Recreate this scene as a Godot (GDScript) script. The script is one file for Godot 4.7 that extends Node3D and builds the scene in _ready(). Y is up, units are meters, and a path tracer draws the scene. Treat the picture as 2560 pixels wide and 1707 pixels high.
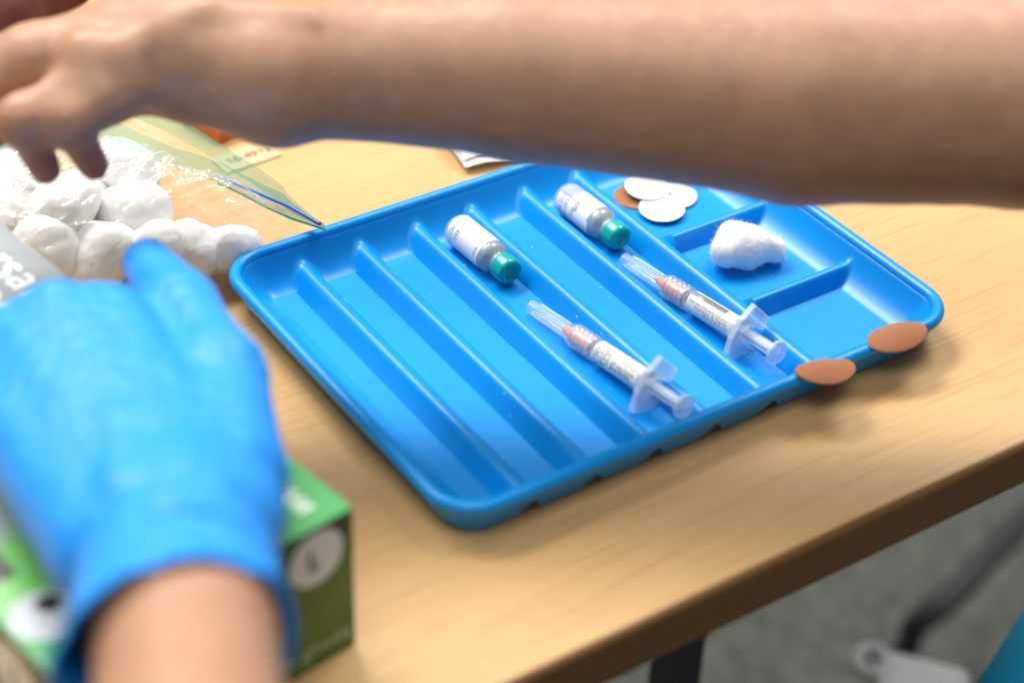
extends Node3D
# Everything is modelled in millimetres and scaled to metres when a mesh is committed.
const MM := 0.001
var rng := RandomNumberGenerator.new()
var mats := {}

func _ready():
	rng.seed = 7
	make_camera_and_light()
	make_materials()
	make_floor()
	make_table()
	make_lamps()
	make_tray()
	make_vials()
	make_syringes()
	make_plasters()
	make_tray_cotton()
	make_glove_box()
	make_cotton_bag()
	make_papers()
	make_floor_things()
	make_bare_arm()
	make_gloved_hand()

# ---------------------------------------------------------------- camera, environment
func make_camera_and_light():
	var cam := Camera3D.new()
	cam.name = "camera"
	var fw := Vector3(0.45790319, -0.59799724, -0.65781758)
	var rt := Vector3(0.8335243, 0.03149077, 0.55158459)
	var up := Vector3(0.30913088, 0.80087929, -0.51286496)
	cam.transform = Transform3D(Basis(rt, up, -fw).orthonormalized(), Vector3(-0.45632, 0.545, 0.59664))
	cam.fov = 19.7934
	cam.near = 0.01
	cam.far = 50.0
	var at := CameraAttributesPhysical.new()
	at.frustum_focal_length = 68.78
	at.frustum_focus_distance = 0.93
	at.exposure_aperture = 3.4
	at.exposure_multiplier = 1.0
	at.frustum_near = 0.01
	at.frustum_far = 50.0
	cam.attributes = at
	cam.fov = 19.7934
	add_child(cam)
	cam.current = true
	var env := Environment.new()
	env.background_mode = Environment.BG_COLOR
	env.background_color = Color(0.43, 0.435, 0.45)
	env.tonemap_mode = Environment.TONE_MAPPER_LINEAR
	env.tonemap_exposure = 1.08
	env.sdfgi_enabled = true
	env.ssao_enabled = true
	env.ssil_enabled = true
	var we := WorldEnvironment.new()
	we.name = "environment"
	we.environment = env
	add_child(we)

func make_lamps():
	lamp(Vector3(-50, 2200, -1550), Vector2(1000, 600), 6.6, "ceiling light panel above and behind the table")
	lamp(Vector3(1500, 2200, -600), Vector2(1200, 1200), 5.0, "ceiling light panel to the right of the table")
	lamp(Vector3(-1000, 2200, -1700), Vector2(1200, 1200), 3.4, "added fill light panel behind the table at the left")  # added fill, softens shadows and lifts the bagged cotton
	lamp(Vector3(-700, 2200, 800), Vector2(1200, 1200), 1.5, "added fill light panel in front of the table")  # added fill, brightens cotton and syringes from the front
	lamp(Vector3(1800, 2200, -2100), Vector2(2000, 800), 0.3, "added wide dim panel behind the table, to its right, for tray reflections")  # added only to be mirrored palely in the tray floor

func lamp(at: Vector3, size: Vector2, energy: float, label: String):
	var o := thing("ceiling_or_added_lamp", label, "lamp", at, 0.0, "ceiling light panels")
	var f := MB.new()
	f.box(Vector3(0, 20, 0), Vector3(size.x + 40, 40, size.y + 40))
	part(f, "housing", mats.lamp_body, o)
	var d := MB.new()
	d.box(Vector3(0, -2, 0), Vector3(size.x, 3, size.y))
	part(d, "diffuser", mats.lamp_glow if energy > 1.0 else mats.dim_reflection_glow, o)
	var l := AreaLight3D.new()
	l.name = "lamp_light"
	l.area_size = size * MM
	l.light_energy = energy
	l.light_color = Color(1.0, 0.985, 0.96)
	l.area_normalize_energy = true
	l.area_range = 8.0
	l.area_attenuation = 2.0
	l.shadow_enabled = true
	l.position = Vector3(0, -6, 0) * MM
	l.rotation_degrees = Vector3(-90, 0, 0)
	o.add_child(l)

# ---------------------------------------------------------------- naming helpers
func thing(called: String, label: String, category: String, at := Vector3.ZERO, turn := 0.0, group := "") -> Node3D:
	var o := Node3D.new()
	o.name = numbered(called)
	add_child(o)
	o.position = at * MM
	o.rotation.y = turn
	tag(o, label, category, group)
	return o

func tag(o: Node, label: String, category: String, group := ""):
	o.set_meta("label", label)
	o.set_meta("category", category)
	if group != "":
		o.set_meta("group", group)

var used := {}
func numbered(called: String) -> String:
	var n: int = used.get(called, 0)
	used[called] = n + 1
	return called if n == 0 else "%s_%03d" % [called, n]

func part(mb, called: String, m: Material, parent: Node) -> MeshInstance3D:
	var o := MeshInstance3D.new()
	o.mesh = mb.commit()
	o.material_override = null
	o.mesh.surface_set_material(0, m)
	var n := 0
	var nm := called
	while parent.has_node(NodePath(nm)):
		n += 1
		nm = "%s_%03d" % [called, n]
	o.name = nm
	parent.add_child(o)
	return o

func top(mb, called: String, m: Material, label: String, category: String, group := "") -> MeshInstance3D:
	var o := part(mb, numbered(called), m, self)
	tag(o, label, category, group)
	return o

# ---------------------------------------------------------------- mesh builder (millimetres)
class MB:
	var v := PackedVector3Array()
	var n := PackedVector3Array()
	var uv := PackedVector2Array()
	var idx := PackedInt32Array()
	var col := PackedColorArray()

	func tri(a: int, b: int, c: int):
		idx.append(a)
		idx.append(b)
		idx.append(c)

	# normals from faces for the vertices from `from`; flip turns the patch over (front faces are clockwise)
	func smooth(from: int, ifrom: int, flip := false):
		if flip:
			for k in range(ifrom, idx.size(), 3):
				var t := idx[k + 1]
				idx[k + 1] = idx[k + 2]
				idx[k + 2] = t
		for k in range(from, v.size()):
			n[k] = Vector3.ZERO
		for k in range(ifrom, idx.size(), 3):
			var a := idx[k]
			var b := idx[k + 1]
			var c := idx[k + 2]
			var f := (v[c] - v[a]).cross(v[b] - v[a])
			n[a] += f
			n[b] += f
			n[c] += f
		for k in range(from, v.size()):
			n[k] = n[k].normalized() if n[k].length_squared() > 1e-20 else Vector3.UP

	func add(p: Vector3, t := Vector2.ZERO) -> int:
		v.append(p)
		n.append(Vector3.UP)
		uv.append(t)
		return v.size() - 1

	# grid of points rows[i][j]; wrap joins the last column to the first
	func grid(rows: Array, wrap := false, flip := false, xf := Transform3D.IDENTITY, uvs = null):
		var from := v.size()
		var ifrom := idx.size()
		var nr := rows.size()
		var nc: int = rows[0].size()
		for i in nr:
			for j in nc:
				add(xf * rows[i][j], uvs[i][j] if uvs != null else Vector2(float(j) / (nc - 1), float(i) / (nr - 1)))
		var last := nc if wrap else nc - 1
		for i in nr - 1:
			for j in last:
				var j2 := (j + 1) % nc
				var a := from + i * nc + j
				var b := from + i * nc + j2
				var c := from + (i + 1) * nc + j2
				var d := from + (i + 1) * nc + j
				tri(a, b, c)
				tri(a, c, d)
		smooth(from, ifrom, flip)

	# profile of (radius, z) turned round the z axis
	func lathe(profile: Array, segs := 40, flip := false, xf := Transform3D.IDENTITY):
		var rows := []
		for p in profile:
			var row := PackedVector3Array()
			for j in segs:
				var a := TAU * j / segs
				row.append(Vector3(cos(a) * p.x, sin(a) * p.x, p.y))
			rows.append(row)
		grid(rows, true, not flip, xf)

	func tube(pts: Array, r: Array, segs := 10, xf := Transform3D.IDENTITY, squash := 1.0):
		var rows := []
		var side := Vector3.ZERO
		for i in pts.size():
			var d: Vector3 = (pts[mini(i + 1, pts.size() - 1)] - pts[maxi(i - 1, 0)]).normalized()
			if side == Vector3.ZERO:
				side = d.cross(Vector3.UP)
				if side.length() < 0.1:
					side = d.cross(Vector3.RIGHT)
			side = (side - d * side.dot(d)).normalized()
			var up := side.cross(d)
			var row := PackedVector3Array()
			for j in segs:
				var a := TAU * j / segs
				row.append(pts[i] + (side * cos(a) + up * sin(a) * squash) * r[i])
			rows.append(row)
		grid(rows, true, false, xf)

	func quad(a: Vector3, b: Vector3, c: Vector3, d: Vector3):   # clockwise seen from the front
		var k := v.size()
		var nn := (c - a).cross(b - a).normalized()
		for p in [[a, Vector2(0, 0)], [b, Vector2(1, 0)], [c, Vector2(1, 1)], [d, Vector2(0, 1)]]:
			v.append(p[0])
			n.append(nn)
			uv.append(p[1])
		idx.append_array(PackedInt32Array([k, k + 1, k + 2, k, k + 2, k + 3]))

	func box(c: Vector3, s: Vector3, xf := Transform3D.IDENTITY):
		var h := s / 2
		for ax in 3:
			for sg in [-1.0, 1.0]:
				var u := Vector3.ZERO
				var w := Vector3.ZERO
				var nn := Vector3.ZERO
				nn[ax] = sg
				u[(ax + 1) % 3] = 1
				w[(ax + 2) % 3] = 1
				if sg > 0:
					var t := u
					u = w
					w = t
				var o := c + nn * h
				quad(xf * (o - u * h - w * h), xf * (o + u * h - w * h), xf * (o + u * h + w * h), xf * (o - u * h + w * h))

	# polygon in the xy plane pushed along z, with chamfered edges
	func prism(poly: PackedVector2Array, z0: float, z1: float, ch: float, xf := Transform3D.IDENTITY):
		var inner := Geometry2D.offset_polygon(poly, -ch, Geometry2D.JOIN_MITER)
		if inner.is_empty() or inner[0].size() != poly.size():
			inner = [poly]
		var q: PackedVector2Array = inner[0]
		# line the inner polygon up with the outer one
		var off := 0
		var best := 1e9
		for k in q.size():
			var d := q[k].distance_to(poly[0])
			if d < best:
				best = d
				off = k
		var m := poly.size()
		var cw := Geometry2D.is_polygon_clockwise(poly)
		if Geometry2D.is_polygon_clockwise(q) != cw:
			q.reverse()
		var rings := []
		for r in [[q, z0, true], [poly, z0 + ch, false], [poly, z1 - ch, false], [q, z1, true]]:
			var row := []
			for k in m:
				var p: Vector2 = r[0][(k + off) % m] if r[2] and q.size() == m else r[0][k]
				row.append(xf * Vector3(p.x, p.y, r[1]))
			rings.append(row)
		for i in 3:
			for k in m:
				var k2 := (k + 1) % m
				if cw:
					quad(rings[i][k], rings[i + 1][k], rings[i + 1][k2], rings[i][k2])
				else:
					quad(rings[i][k2], rings[i + 1][k2], rings[i + 1][k], rings[i][k])
		var t := Geometry2D.triangulate_polygon(q)
		for side in [[z0, false], [z1, true]]:
			var from := v.size()
			var ifrom := idx.size()
			for p in q:
				add(xf * Vector3(p.x, p.y, side[0]), p)
			for k in range(0, t.size(), 3):
				tri(from + t[k], from + t[k + 1], from + t[k + 2])
			smooth(from, ifrom, false)
			var want := xf.basis * Vector3(0, 0, 1.0 if side[1] else -1.0)
			if n[from].dot(want) < 0:
				smooth(from, ifrom, true)

	func transformed(xf: Transform3D):
		for k in v.size():
			v[k] = xf * v[k]
			n[k] = (xf.basis * n[k]).normalized()

	func commit() -> ArrayMesh:
		var vv := PackedVector3Array()
		vv.resize(v.size())
		for k in v.size():
			vv[k] = v[k] * 0.001
		var a := []
		a.resize(Mesh.ARRAY_MAX)
		a[Mesh.ARRAY_VERTEX] = vv
		a[Mesh.ARRAY_NORMAL] = n
		a[Mesh.ARRAY_TEX_UV] = uv
		a[Mesh.ARRAY_INDEX] = idx
		if col.size() == v.size():
			a[Mesh.ARRAY_COLOR] = col
		var m := ArrayMesh.new()
		m.add_surface_from_arrays(Mesh.PRIMITIVE_TRIANGLES, a)
		return m

# smooth union of tapered capsules, meshed as surface nets
func blob(mb, bones: Array, cell: float, k: float, rough := 0.0, freq := 0.02, cut = null):
	var lo := Vector3(1e9, 1e9, 1e9)
	var hi := -lo
	for b in bones:
		for e in [[b[0], b[1]], [b[2], b[3]]]:
			var r: Vector3 = Vector3.ONE * (float(e[1]) + k + cell * 3)
			lo = lo.min(e[0] - r)
			hi = hi.max(e[0] + r)
	var nx := int((hi.x - lo.x) / cell) + 2
	var ny := int((hi.y - lo.y) / cell) + 2
	var nz := int((hi.z - lo.z) / cell) + 2
	var f := PackedFloat32Array()
	f.resize(nx * ny * nz)
	f.fill(50.0)
	for b in bones:
		var pa: Vector3 = b[0]
		var pb: Vector3 = b[2]
		var ra: float = b[1]
		var rb: float = b[3]
		var ab := pb - pa
		var l2 := maxf(ab.length_squared(), 1e-6)
		var m := maxf(ra, rb) + k + cell * 2
		var i0 := ((pa.min(pb) - Vector3.ONE * m - lo) / cell).floor()
		var i1 := ((pa.max(pb) + Vector3.ONE * m - lo) / cell).ceil()
		for z in range(maxi(0, int(i0.z)), mini(nz - 1, int(i1.z)) + 1):
			for y in range(maxi(0, int(i0.y)), mini(ny - 1, int(i1.y)) + 1):
				var row := (z * ny + y) * nx
				for x in range(maxi(0, int(i0.x)), mini(nx - 1, int(i1.x)) + 1):
					var p := lo + Vector3(x, y, z) * cell - pa
					var t := clampf(p.dot(ab) / l2, 0.0, 1.0)
					var d := (p - ab * t).length() - ra - (rb - ra) * t
					var o := f[row + x]
					var h := maxf(k - absf(o - d), 0.0)
					f[row + x] = minf(o, d) - h * h / (4.0 * k)
	if rough > 0.0:
		var ns := FastNoiseLite.new()
		ns.seed = 5
		ns.frequency = freq
		ns.fractal_octaves = 3
		for z in nz:
			for y in ny:
				for x in nx:
					var q := (z * ny + y) * nx + x
					if absf(f[q]) < cell * 3 + rough:
						var p := lo + Vector3(x, y, z) * cell
						f[q] += rough * ns.get_noise_3dv(p)
	var ids := PackedInt32Array()
	ids.resize(nx * ny * nz)
	ids.fill(-1)
	var sx := 1
	var sy := nx
	var sz := nx * ny
	var offs := [0, sx, sy, sx + sy, sz, sx + sz, sy + sz, sx + sy + sz]
	var from: int = mb.v.size()
	var ifrom: int = mb.idx.size()
	for z in nz - 1:
		for y in ny - 1:
			for x in nx - 1:
				var q := (z * ny + y) * nx + x
				if absf(f[q]) > cell * 2.2:
					continue
				var neg := 0
				for e in 8:
					if f[q + offs[e]] < 0.0:
						neg += 1
				if neg == 0 or neg == 8:
					continue
				var acc := Vector3.ZERO
				var cnt := 0
				for e in 8:
					for ax in 3:
						if e & (1 << ax):
							continue
						var e2 := e | (1 << ax)
						var fa := f[q + offs[e]]
						var fb := f[q + offs[e2]]
						if (fa < 0.0) != (fb < 0.0):
							var c := Vector3(e & 1, (e >> 1) & 1, (e >> 2) & 1)
							c[ax] = fa / (fa - fb)
							acc += c
							cnt += 1
				ids[q] = mb.add(lo + (Vector3(x, y, z) + acc / cnt) * cell)
	for z in range(1, nz - 1):
		for y in range(1, ny - 1):
			for x in range(1, nx - 1):
				var q := (z * ny + y) * nx + x
				if ids[q] < 0 and absf(f[q]) > cell * 2.2:
					continue
				var s0 := f[q] < 0.0
				for ax in 3:
					var st: int = [sx, sy, sz][ax]
					if s0 == (f[q + st] < 0.0):
						continue
					var u: int = [sy, sz, sx][ax]
					var w: int = [sz, sx, sy][ax]
					var a := ids[q]
					var b := ids[q - u]
					var c := ids[q - u - w]
					var d := ids[q - w]
					if a < 0 or b < 0 or c < 0 or d < 0:
						continue
					if cut != null and (mb.v[a] - cut[0]).dot(cut[1]) > 0.0:
						continue
					if s0:
						mb.idx.append_array(PackedInt32Array([a, d, c, a, c, b]))
					else:
						mb.idx.append_array(PackedInt32Array([a, b, c, a, c, d]))
	mb.smooth(from, ifrom, false)

# ---------------------------------------------------------------- materials and print
func mat(c: Color, rough: float, spec := 0.5) -> StandardMaterial3D:
	var m := StandardMaterial3D.new()
	m.albedo_color = c
	m.roughness = rough
	m.metallic_specular = spec
	return m

func noise_tex(freq: float, seed_: int, ramp = null, oct := 4, size := 512, normal := false, strength := 4.0) -> NoiseTexture2D:
	var t := NoiseTexture2D.new()
	var f := FastNoiseLite.new()
	f.seed = seed_
	f.frequency = freq
	f.fractal_octaves = oct
	t.noise = f
	t.width = size
	t.height = size
	t.seamless = true
	t.as_normal_map = normal
	t.bump_strength = strength
	if ramp != null:
		var g := Gradient.new()
		g.set_color(0, ramp[0])
		g.set_color(1, ramp[1])
		t.color_ramp = g
	return t

func grained(m: StandardMaterial3D, freq: float, per_metre: float, depth: float, seed_ := 3):
	m.heightmap_enabled = true
	m.heightmap_texture = noise_tex(freq, seed_)
	m.heightmap_scale = depth
	m.uv1_triplanar = true
	m.uv1_scale = Vector3.ONE * per_metre

func tinted(m: StandardMaterial3D, freq: float, per_metre: float, a: Color, b: Color, seed_ := 9):
	m.albedo_color = Color.WHITE
	m.albedo_texture = noise_tex(freq, seed_, [a, b])
	m.uv1_triplanar = true
	m.uv1_scale = Vector3.ONE * per_metre

func make_materials():
	mats.blue = mat(Color(0.0, 0.565, 0.89), 0.31, 0.42)
	grained(mats.blue, 0.25, 14.0, 0.0015)
	mats.lamp_body = mat(Color(0.85, 0.85, 0.85), 0.6)
	mats.lamp_glow = mat(Color(0.9, 0.9, 0.9), 0.6)
	mats.lamp_glow.emission_enabled = true
	mats.lamp_glow.emission = Color(1, 0.985, 0.96)
	mats.lamp_glow.emission_energy_multiplier = 2.5
	mats.dim_reflection_glow = mats.lamp_glow.duplicate()
	mats.dim_reflection_glow.emission_energy_multiplier = 0.25  # weak glow of the added panel that the tray mirrors
	var g := StandardMaterial3D.new()
	g.albedo_color = Color(0.93, 0.96, 0.97, 0.03)
	g.roughness = 0.02
	g.refraction_enabled = true
	g.refraction_scale = 0.05
	mats.glass = g
	var p := StandardMaterial3D.new()
	p.albedo_color = Color(0.90, 0.95, 1.0, 0.20)
	p.roughness = 0.12
	p.transparency = BaseMaterial3D.TRANSPARENCY_ALPHA
	mats.clear = p
	var vg: StandardMaterial3D = p.duplicate()
	vg.albedo_color = Color(0.86, 0.91, 0.94, 0.34)
	vg.roughness = 0.04
	mats.vial_glass = vg
	var film := StandardMaterial3D.new()
	film.albedo_color = Color(0.97, 0.99, 0.98, 0.15)
	film.roughness = 0.06
	film.transparency = BaseMaterial3D.TRANSPARENCY_ALPHA
	mats.film = film
	var gf: StandardMaterial3D = film.duplicate()
	gf.albedo_color = Color(0.36, 0.84, 0.70, 0.46)
	mats.green_film = gf
	var frost := StandardMaterial3D.new()
	frost.albedo_color = Color(0.90, 0.95, 1.0, 0.46)
	frost.roughness = 0.42
	frost.transparency = BaseMaterial3D.TRANSPARENCY_ALPHA
	mats.frost = frost
	mats.cap = mat(Color(0.0, 0.68, 0.66), 0.25)
	mats.steel = mat(Color(0.7, 0.7, 0.72), 0.25)
	mats.steel.metallic = 1.0
	mats.orange = mat(Color(1.0, 0.56, 0.40), 0.4)
	mats.rubber = mat(Color(0.33, 0.34, 0.35), 0.6)
	mats.beige = mat(Color(0.78, 0.69, 0.48), 0.5)
	mats.paper = mat(Color(0.86, 0.86, 0.85), 0.75)
	grained(mats.paper, 0.03, 20.0, 0.01)
	mats.plaster = mat(Color(0.78, 0.5, 0.34), 0.8)
	tinted(mats.plaster, 0.2, 60.0, Color(0.60, 0.39, 0.26), Color(0.73, 0.49, 0.34))
	mats.plaster.heightmap_enabled = true
	mats.plaster.heightmap_texture = noise_tex(0.2, 4)
	mats.plaster.heightmap_scale = 0.02
	mats.cotton = mat(Color(0.985, 0.985, 0.985), 0.95, 0.2)
	mats.cotton.rim_enabled = true
	mats.cotton.rim = 0.6
	mats.cotton.backlight_enabled = true
	mats.cotton.backlight = Color(0.4, 0.4, 0.4)
	grained(mats.cotton, 0.12, 30.0, 0.02)
	mats.skin = mat(Color(0.80, 0.6, 0.47), 0.5)
	tinted(mats.skin, 0.02, 9.0, Color(0.65, 0.48, 0.375), Color(0.75, 0.58, 0.465))
	mats.skin.subsurf_scatter_enabled = true
	mats.skin.subsurf_scatter_strength = 0.12
	mats.skin.heightmap_enabled = true
	mats.skin.heightmap_texture = noise_tex(0.08, 8)
	mats.skin.heightmap_scale = 0.012
	mats.arm_skin = mats.skin.duplicate()
	mats.arm_skin.vertex_color_use_as_albedo = true
	mats.nitrile = mat(Color(0.13, 0.59, 0.96), 0.46)
	grained(mats.nitrile, 0.03, 8.0, 0.12)
	mats.black = mat(Color(0.06, 0.06, 0.07), 0.6)

func print_text(img: Image, text: String, at: Vector2, height: float, color: Color, turn := 0.0, bold := false, centred := true, squeeze := 1.0):
	var tm := TextMesh.new()
	var sf := SystemFont.new()
	sf.font_names = PackedStringArray(["Droid Sans"])
	if bold:
		sf.font_weight = 700
	tm.font = sf
	tm.font_size = 64
	tm.pixel_size = 1.0
	tm.depth = 0.0
	tm.text = text
	tm.horizontal_alignment = HORIZONTAL_ALIGNMENT_CENTER if centred else HORIZONTAL_ALIGNMENT_LEFT
	var a := tm.get_mesh_arrays()
	var vs: PackedVector3Array = a[Mesh.ARRAY_VERTEX]
	var ix := PackedInt32Array()
	if a[Mesh.ARRAY_INDEX] != null:
		ix = a[Mesh.ARRAY_INDEX]
	if ix.is_empty():
		ix = PackedInt32Array(range(vs.size()))
	var s := height / 46.0
	var c := cos(turn)
	var sn := sin(turn)
	var w := img.get_width()
	var h := img.get_height()
	for k in range(0, ix.size(), 3):
		var q := []
		for e in 3:
			var p := vs[ix[k + e]] * s
			q.append(at + Vector2(c * p.x * squeeze + sn * p.y, sn * p.x * squeeze - c * p.y))
		var a0: Vector2 = q[0]
		var b0: Vector2 = q[1]
		var c0: Vector2 = q[2]
		var area := (b0 - a0).cross(c0 - a0)
		if absf(area) < 1e-6:
			continue
		var x0 := maxi(0, int(floor(minf(a0.x, minf(b0.x, c0.x)))))
		var x1 := mini(w - 1, int(ceil(maxf(a0.x, maxf(b0.x, c0.x)))))
		var y0 := maxi(0, int(floor(minf(a0.y, minf(b0.y, c0.y)))))
		var y1 := mini(h - 1, int(ceil(maxf(a0.y, maxf(b0.y, c0.y)))))
		for y in range(y0, y1 + 1):
			for x in range(x0, x1 + 1):
				var p := Vector2(x + 0.5, y + 0.5)
				var e0 := (b0 - a0).cross(p - a0) / area
				var e1 := (c0 - b0).cross(p - b0) / area
				var e2 := (a0 - c0).cross(p - c0) / area
				if e0 >= -0.001 and e1 >= -0.001 and e2 >= -0.001:
					img.set_pixel(x, y, color)

func disc_on(img: Image, c: Vector2, r: Vector2, color: Color):
	for y in range(maxi(0, int(c.y - r.y)), mini(img.get_height(), int(c.y + r.y) + 1)):
		for x in range(maxi(0, int(c.x - r.x)), mini(img.get_width(), int(c.x + r.x) + 1)):
			if ((Vector2(x, y) - c) / r).length() <= 1.0:
				img.set_pixel(x, y, color)

func new_image(w: int, h: int, c: Color) -> Image:
	var i := Image.create_empty(w, h, false, Image.FORMAT_RGBA8)
	i.fill(c)
	return i

func printed(img: Image, rough: float, spec := 0.5) -> StandardMaterial3D:
	var m := mat(Color.WHITE, rough, spec)
	m.albedo_texture = ImageTexture.create_from_image(img)
	m.texture_repeat = false
	return m

# ---------------------------------------------------------------- floor and table
func make_floor():
	var b := MB.new()
	b.box(Vector3(300, -755, -300), Vector3(9000, 10, 9000))
	var m := mat(Color.WHITE, 0.95, 0.2)
	tinted(m, 0.03, 2.2, Color(0.25, 0.26, 0.25), Color(0.39, 0.40, 0.38), 21)
	grained(m, 0.3, 2.2, 0.3, 22)
	var o := part(b, "floor", m, self)
	o.set_meta("kind", "structure")

func wood_image() -> Image:
	var w := 2048
	var h := 1024
	var img := Image.create_empty(w, h, false, Image.FORMAT_RGB8)
	var n1 := FastNoiseLite.new()
	n1.seed = 3
	n1.frequency = 0.012
	n1.fractal_octaves = 4
	var n2 := FastNoiseLite.new()
	n2.seed = 4
	n2.frequency = 0.26
	n2.fractal_octaves = 2
	var n3 := FastNoiseLite.new()
	n3.seed = 6
	n3.frequency = 0.3
	n3.fractal_octaves = 1
	var a := Color(0.785, 0.635, 0.44)
	var b := Color(0.82, 0.68, 0.49)
	var d := Color(0.735, 0.58, 0.385)
	for y in h:
		for x in w:
			var fx := x * 0.05
			var warp := n1.get_noise_2d(fx * 0.6, y * 0.25) * 14.0
			var t := 0.5 + 0.5 * n1.get_noise_2d(fx, (y + warp) * 1.0)
			var s := n2.get_noise_2d(fx * 0.5, y + warp)
			var fine := n3.get_noise_2d(x * 0.055, y * 1.2)
			var c := a.lerp(b, clampf(t * 0.8 + s * 0.5 + fine * 0.16, 0.0, 1.0))
			c = c.lerp(d, clampf((-s - 0.22) * 1.2 + maxf(0.0, fine - 0.35) * 0.4, 0.0, 0.6))
			img.set_pixel(x, y, c)
	return img

func make_table():
	var o := thing("table", "pale wood-effect table with a straight front edge", "table", Vector3.ZERO)
	var img := wood_image()
	var m := mat(Color.WHITE, 0.36, 0.4)
	m.albedo_texture = ImageTexture.create_from_image(img)
	m.roughness_texture = noise_tex(0.02, 31, [Color(0.75, 0.75, 0.75), Color(1, 1, 1)])
	var x0 := -900.0
	var x1 := 300.0
	var zf := 178.0
	var zb := -470.0
	var th := 25.0
	# the top sheet, rounded down at the front
	var b := MB.new()
	var rows := []
	var uvs := []
	var prof := [Vector2(zb, -th), Vector2(zb, 0), Vector2(zb + 0.01, 0), Vector2(0, 0), Vector2(zf - 3.2, 0)]
	for p in prof:
		var row := PackedVector3Array()
		var ur := PackedVector2Array()
		for x in [x0, x1]:
			row.append(Vector3(x, p.y, p.x))
			ur.append(Vector2((x - x0) / 1200.0, (p.x - zb) / 600.0))
		rows.append(row)
		uvs.append(ur)
	b.grid(rows.slice(2), false, false, Transform3D.IDENTITY, uvs.slice(2))
	var k := b.v.size()
	b.quad(Vector3(x0, -th, zb), Vector3(x1, -th, zb), Vector3(x1, -th, zf - 3), Vector3(x0, -th, zf - 3))
	b.quad(Vector3(x0, 0, zb), Vector3(x1, 0, zb), Vector3(x1, -th, zb), Vector3(x0, -th, zb))
	b.quad(Vector3(x1, 0, zb), Vector3(x1, 0, zf - 3), Vector3(x1, -th, zf - 3), Vector3(x1, -th, zb))
	part(b, "tabletop", m, o)
	# edge band
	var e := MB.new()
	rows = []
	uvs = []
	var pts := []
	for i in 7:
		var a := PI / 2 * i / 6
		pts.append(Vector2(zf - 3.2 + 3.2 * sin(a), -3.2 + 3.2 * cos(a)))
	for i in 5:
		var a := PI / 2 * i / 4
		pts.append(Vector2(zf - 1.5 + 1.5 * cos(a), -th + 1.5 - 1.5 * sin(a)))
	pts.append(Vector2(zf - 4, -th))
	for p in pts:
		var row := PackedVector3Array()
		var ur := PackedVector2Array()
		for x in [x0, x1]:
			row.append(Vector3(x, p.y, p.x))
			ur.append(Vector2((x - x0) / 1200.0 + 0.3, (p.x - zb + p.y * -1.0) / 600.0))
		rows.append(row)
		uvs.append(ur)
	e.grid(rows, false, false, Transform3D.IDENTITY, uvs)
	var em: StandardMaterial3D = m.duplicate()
	em.albedo_color = Color(0.60, 0.54, 0.47)  # shade of the front edge, put into a darker wood tint
	part(e, "shaded_edge_band", em, o)
	var l := MB.new()
	l.box(Vector3(98, -388, -16), Vector3(22, 724, 22))
	part(l, "leg", mat(Color(0.25, 0.23, 0.27), 0.5), o)

# ---------------------------------------------------------------- tray
const HX := 137.3
const HZ := 104.6
const RC := 20.0
const RIBS := [-99.0, -66.8, -34.6, -2.4, 29.8, 62.0]
const CROSS := [-24.0, 39.6]

func inward(x: float, z: float) -> float:
	var qx := absf(x) - (HX - RC)
	var qz := absf(z) - (HZ - RC)
	return RC - Vector2(maxf(qx, 0), maxf(qz, 0)).length() - minf(maxf(qx, qz), 0.0)

func smax(a: float, b: float, k: float) -> float:
	var h := maxf(k - absf(a - b), 0.0)
	return maxf(a, b) + h * h / (4.0 * k)

func rib_profile(d: float, half: float, flat: float) -> float:
	var u := clampf((half - d) / (half - flat), 0.0, 1.0)
	return 0.4 * u * u * (3.0 - 2.0 * u) + 0.6 * (1.0 - pow(1.0 - u, 1.7))

func tray_height(x: float, z: float) -> Vector2:   # height, and which divider stands there
	var t := inward(x, z)
	var wall := smax(2.0, minf(17.0, 17.5 - (t - 3.0) * 1.62), 13.0)
	var who := -1.0
	var y := wall
	for k in 6:
		var d := absf(x - RIBS[k])
		if d < 10.0:
			var r := 1.9 + 8.6 * rib_profile(d, 8.4, 0.6)
			if r > 2.3 and r > wall:
				who = k
			y = smax(y, r, 0.3 + 4.0 * clampf((wall - 2.3) / 3.0, 0.0, 1.0))
	if x > 60.0:
		for k in 2:
			var d := absf(z - CROSS[k])
			if d < 8.0:
				var r := 1.9 + 8.8 * rib_profile(d, 6.2, 0.9)
				if r > 2.3 and r > wall and who < 0.0:
					who = 6 + k
				y = smax(y, r, 0.4 + 3.0 * clampf((wall - 2.3) / 3.0, 0.0, 1.0))
	return Vector2(y, who)

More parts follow.
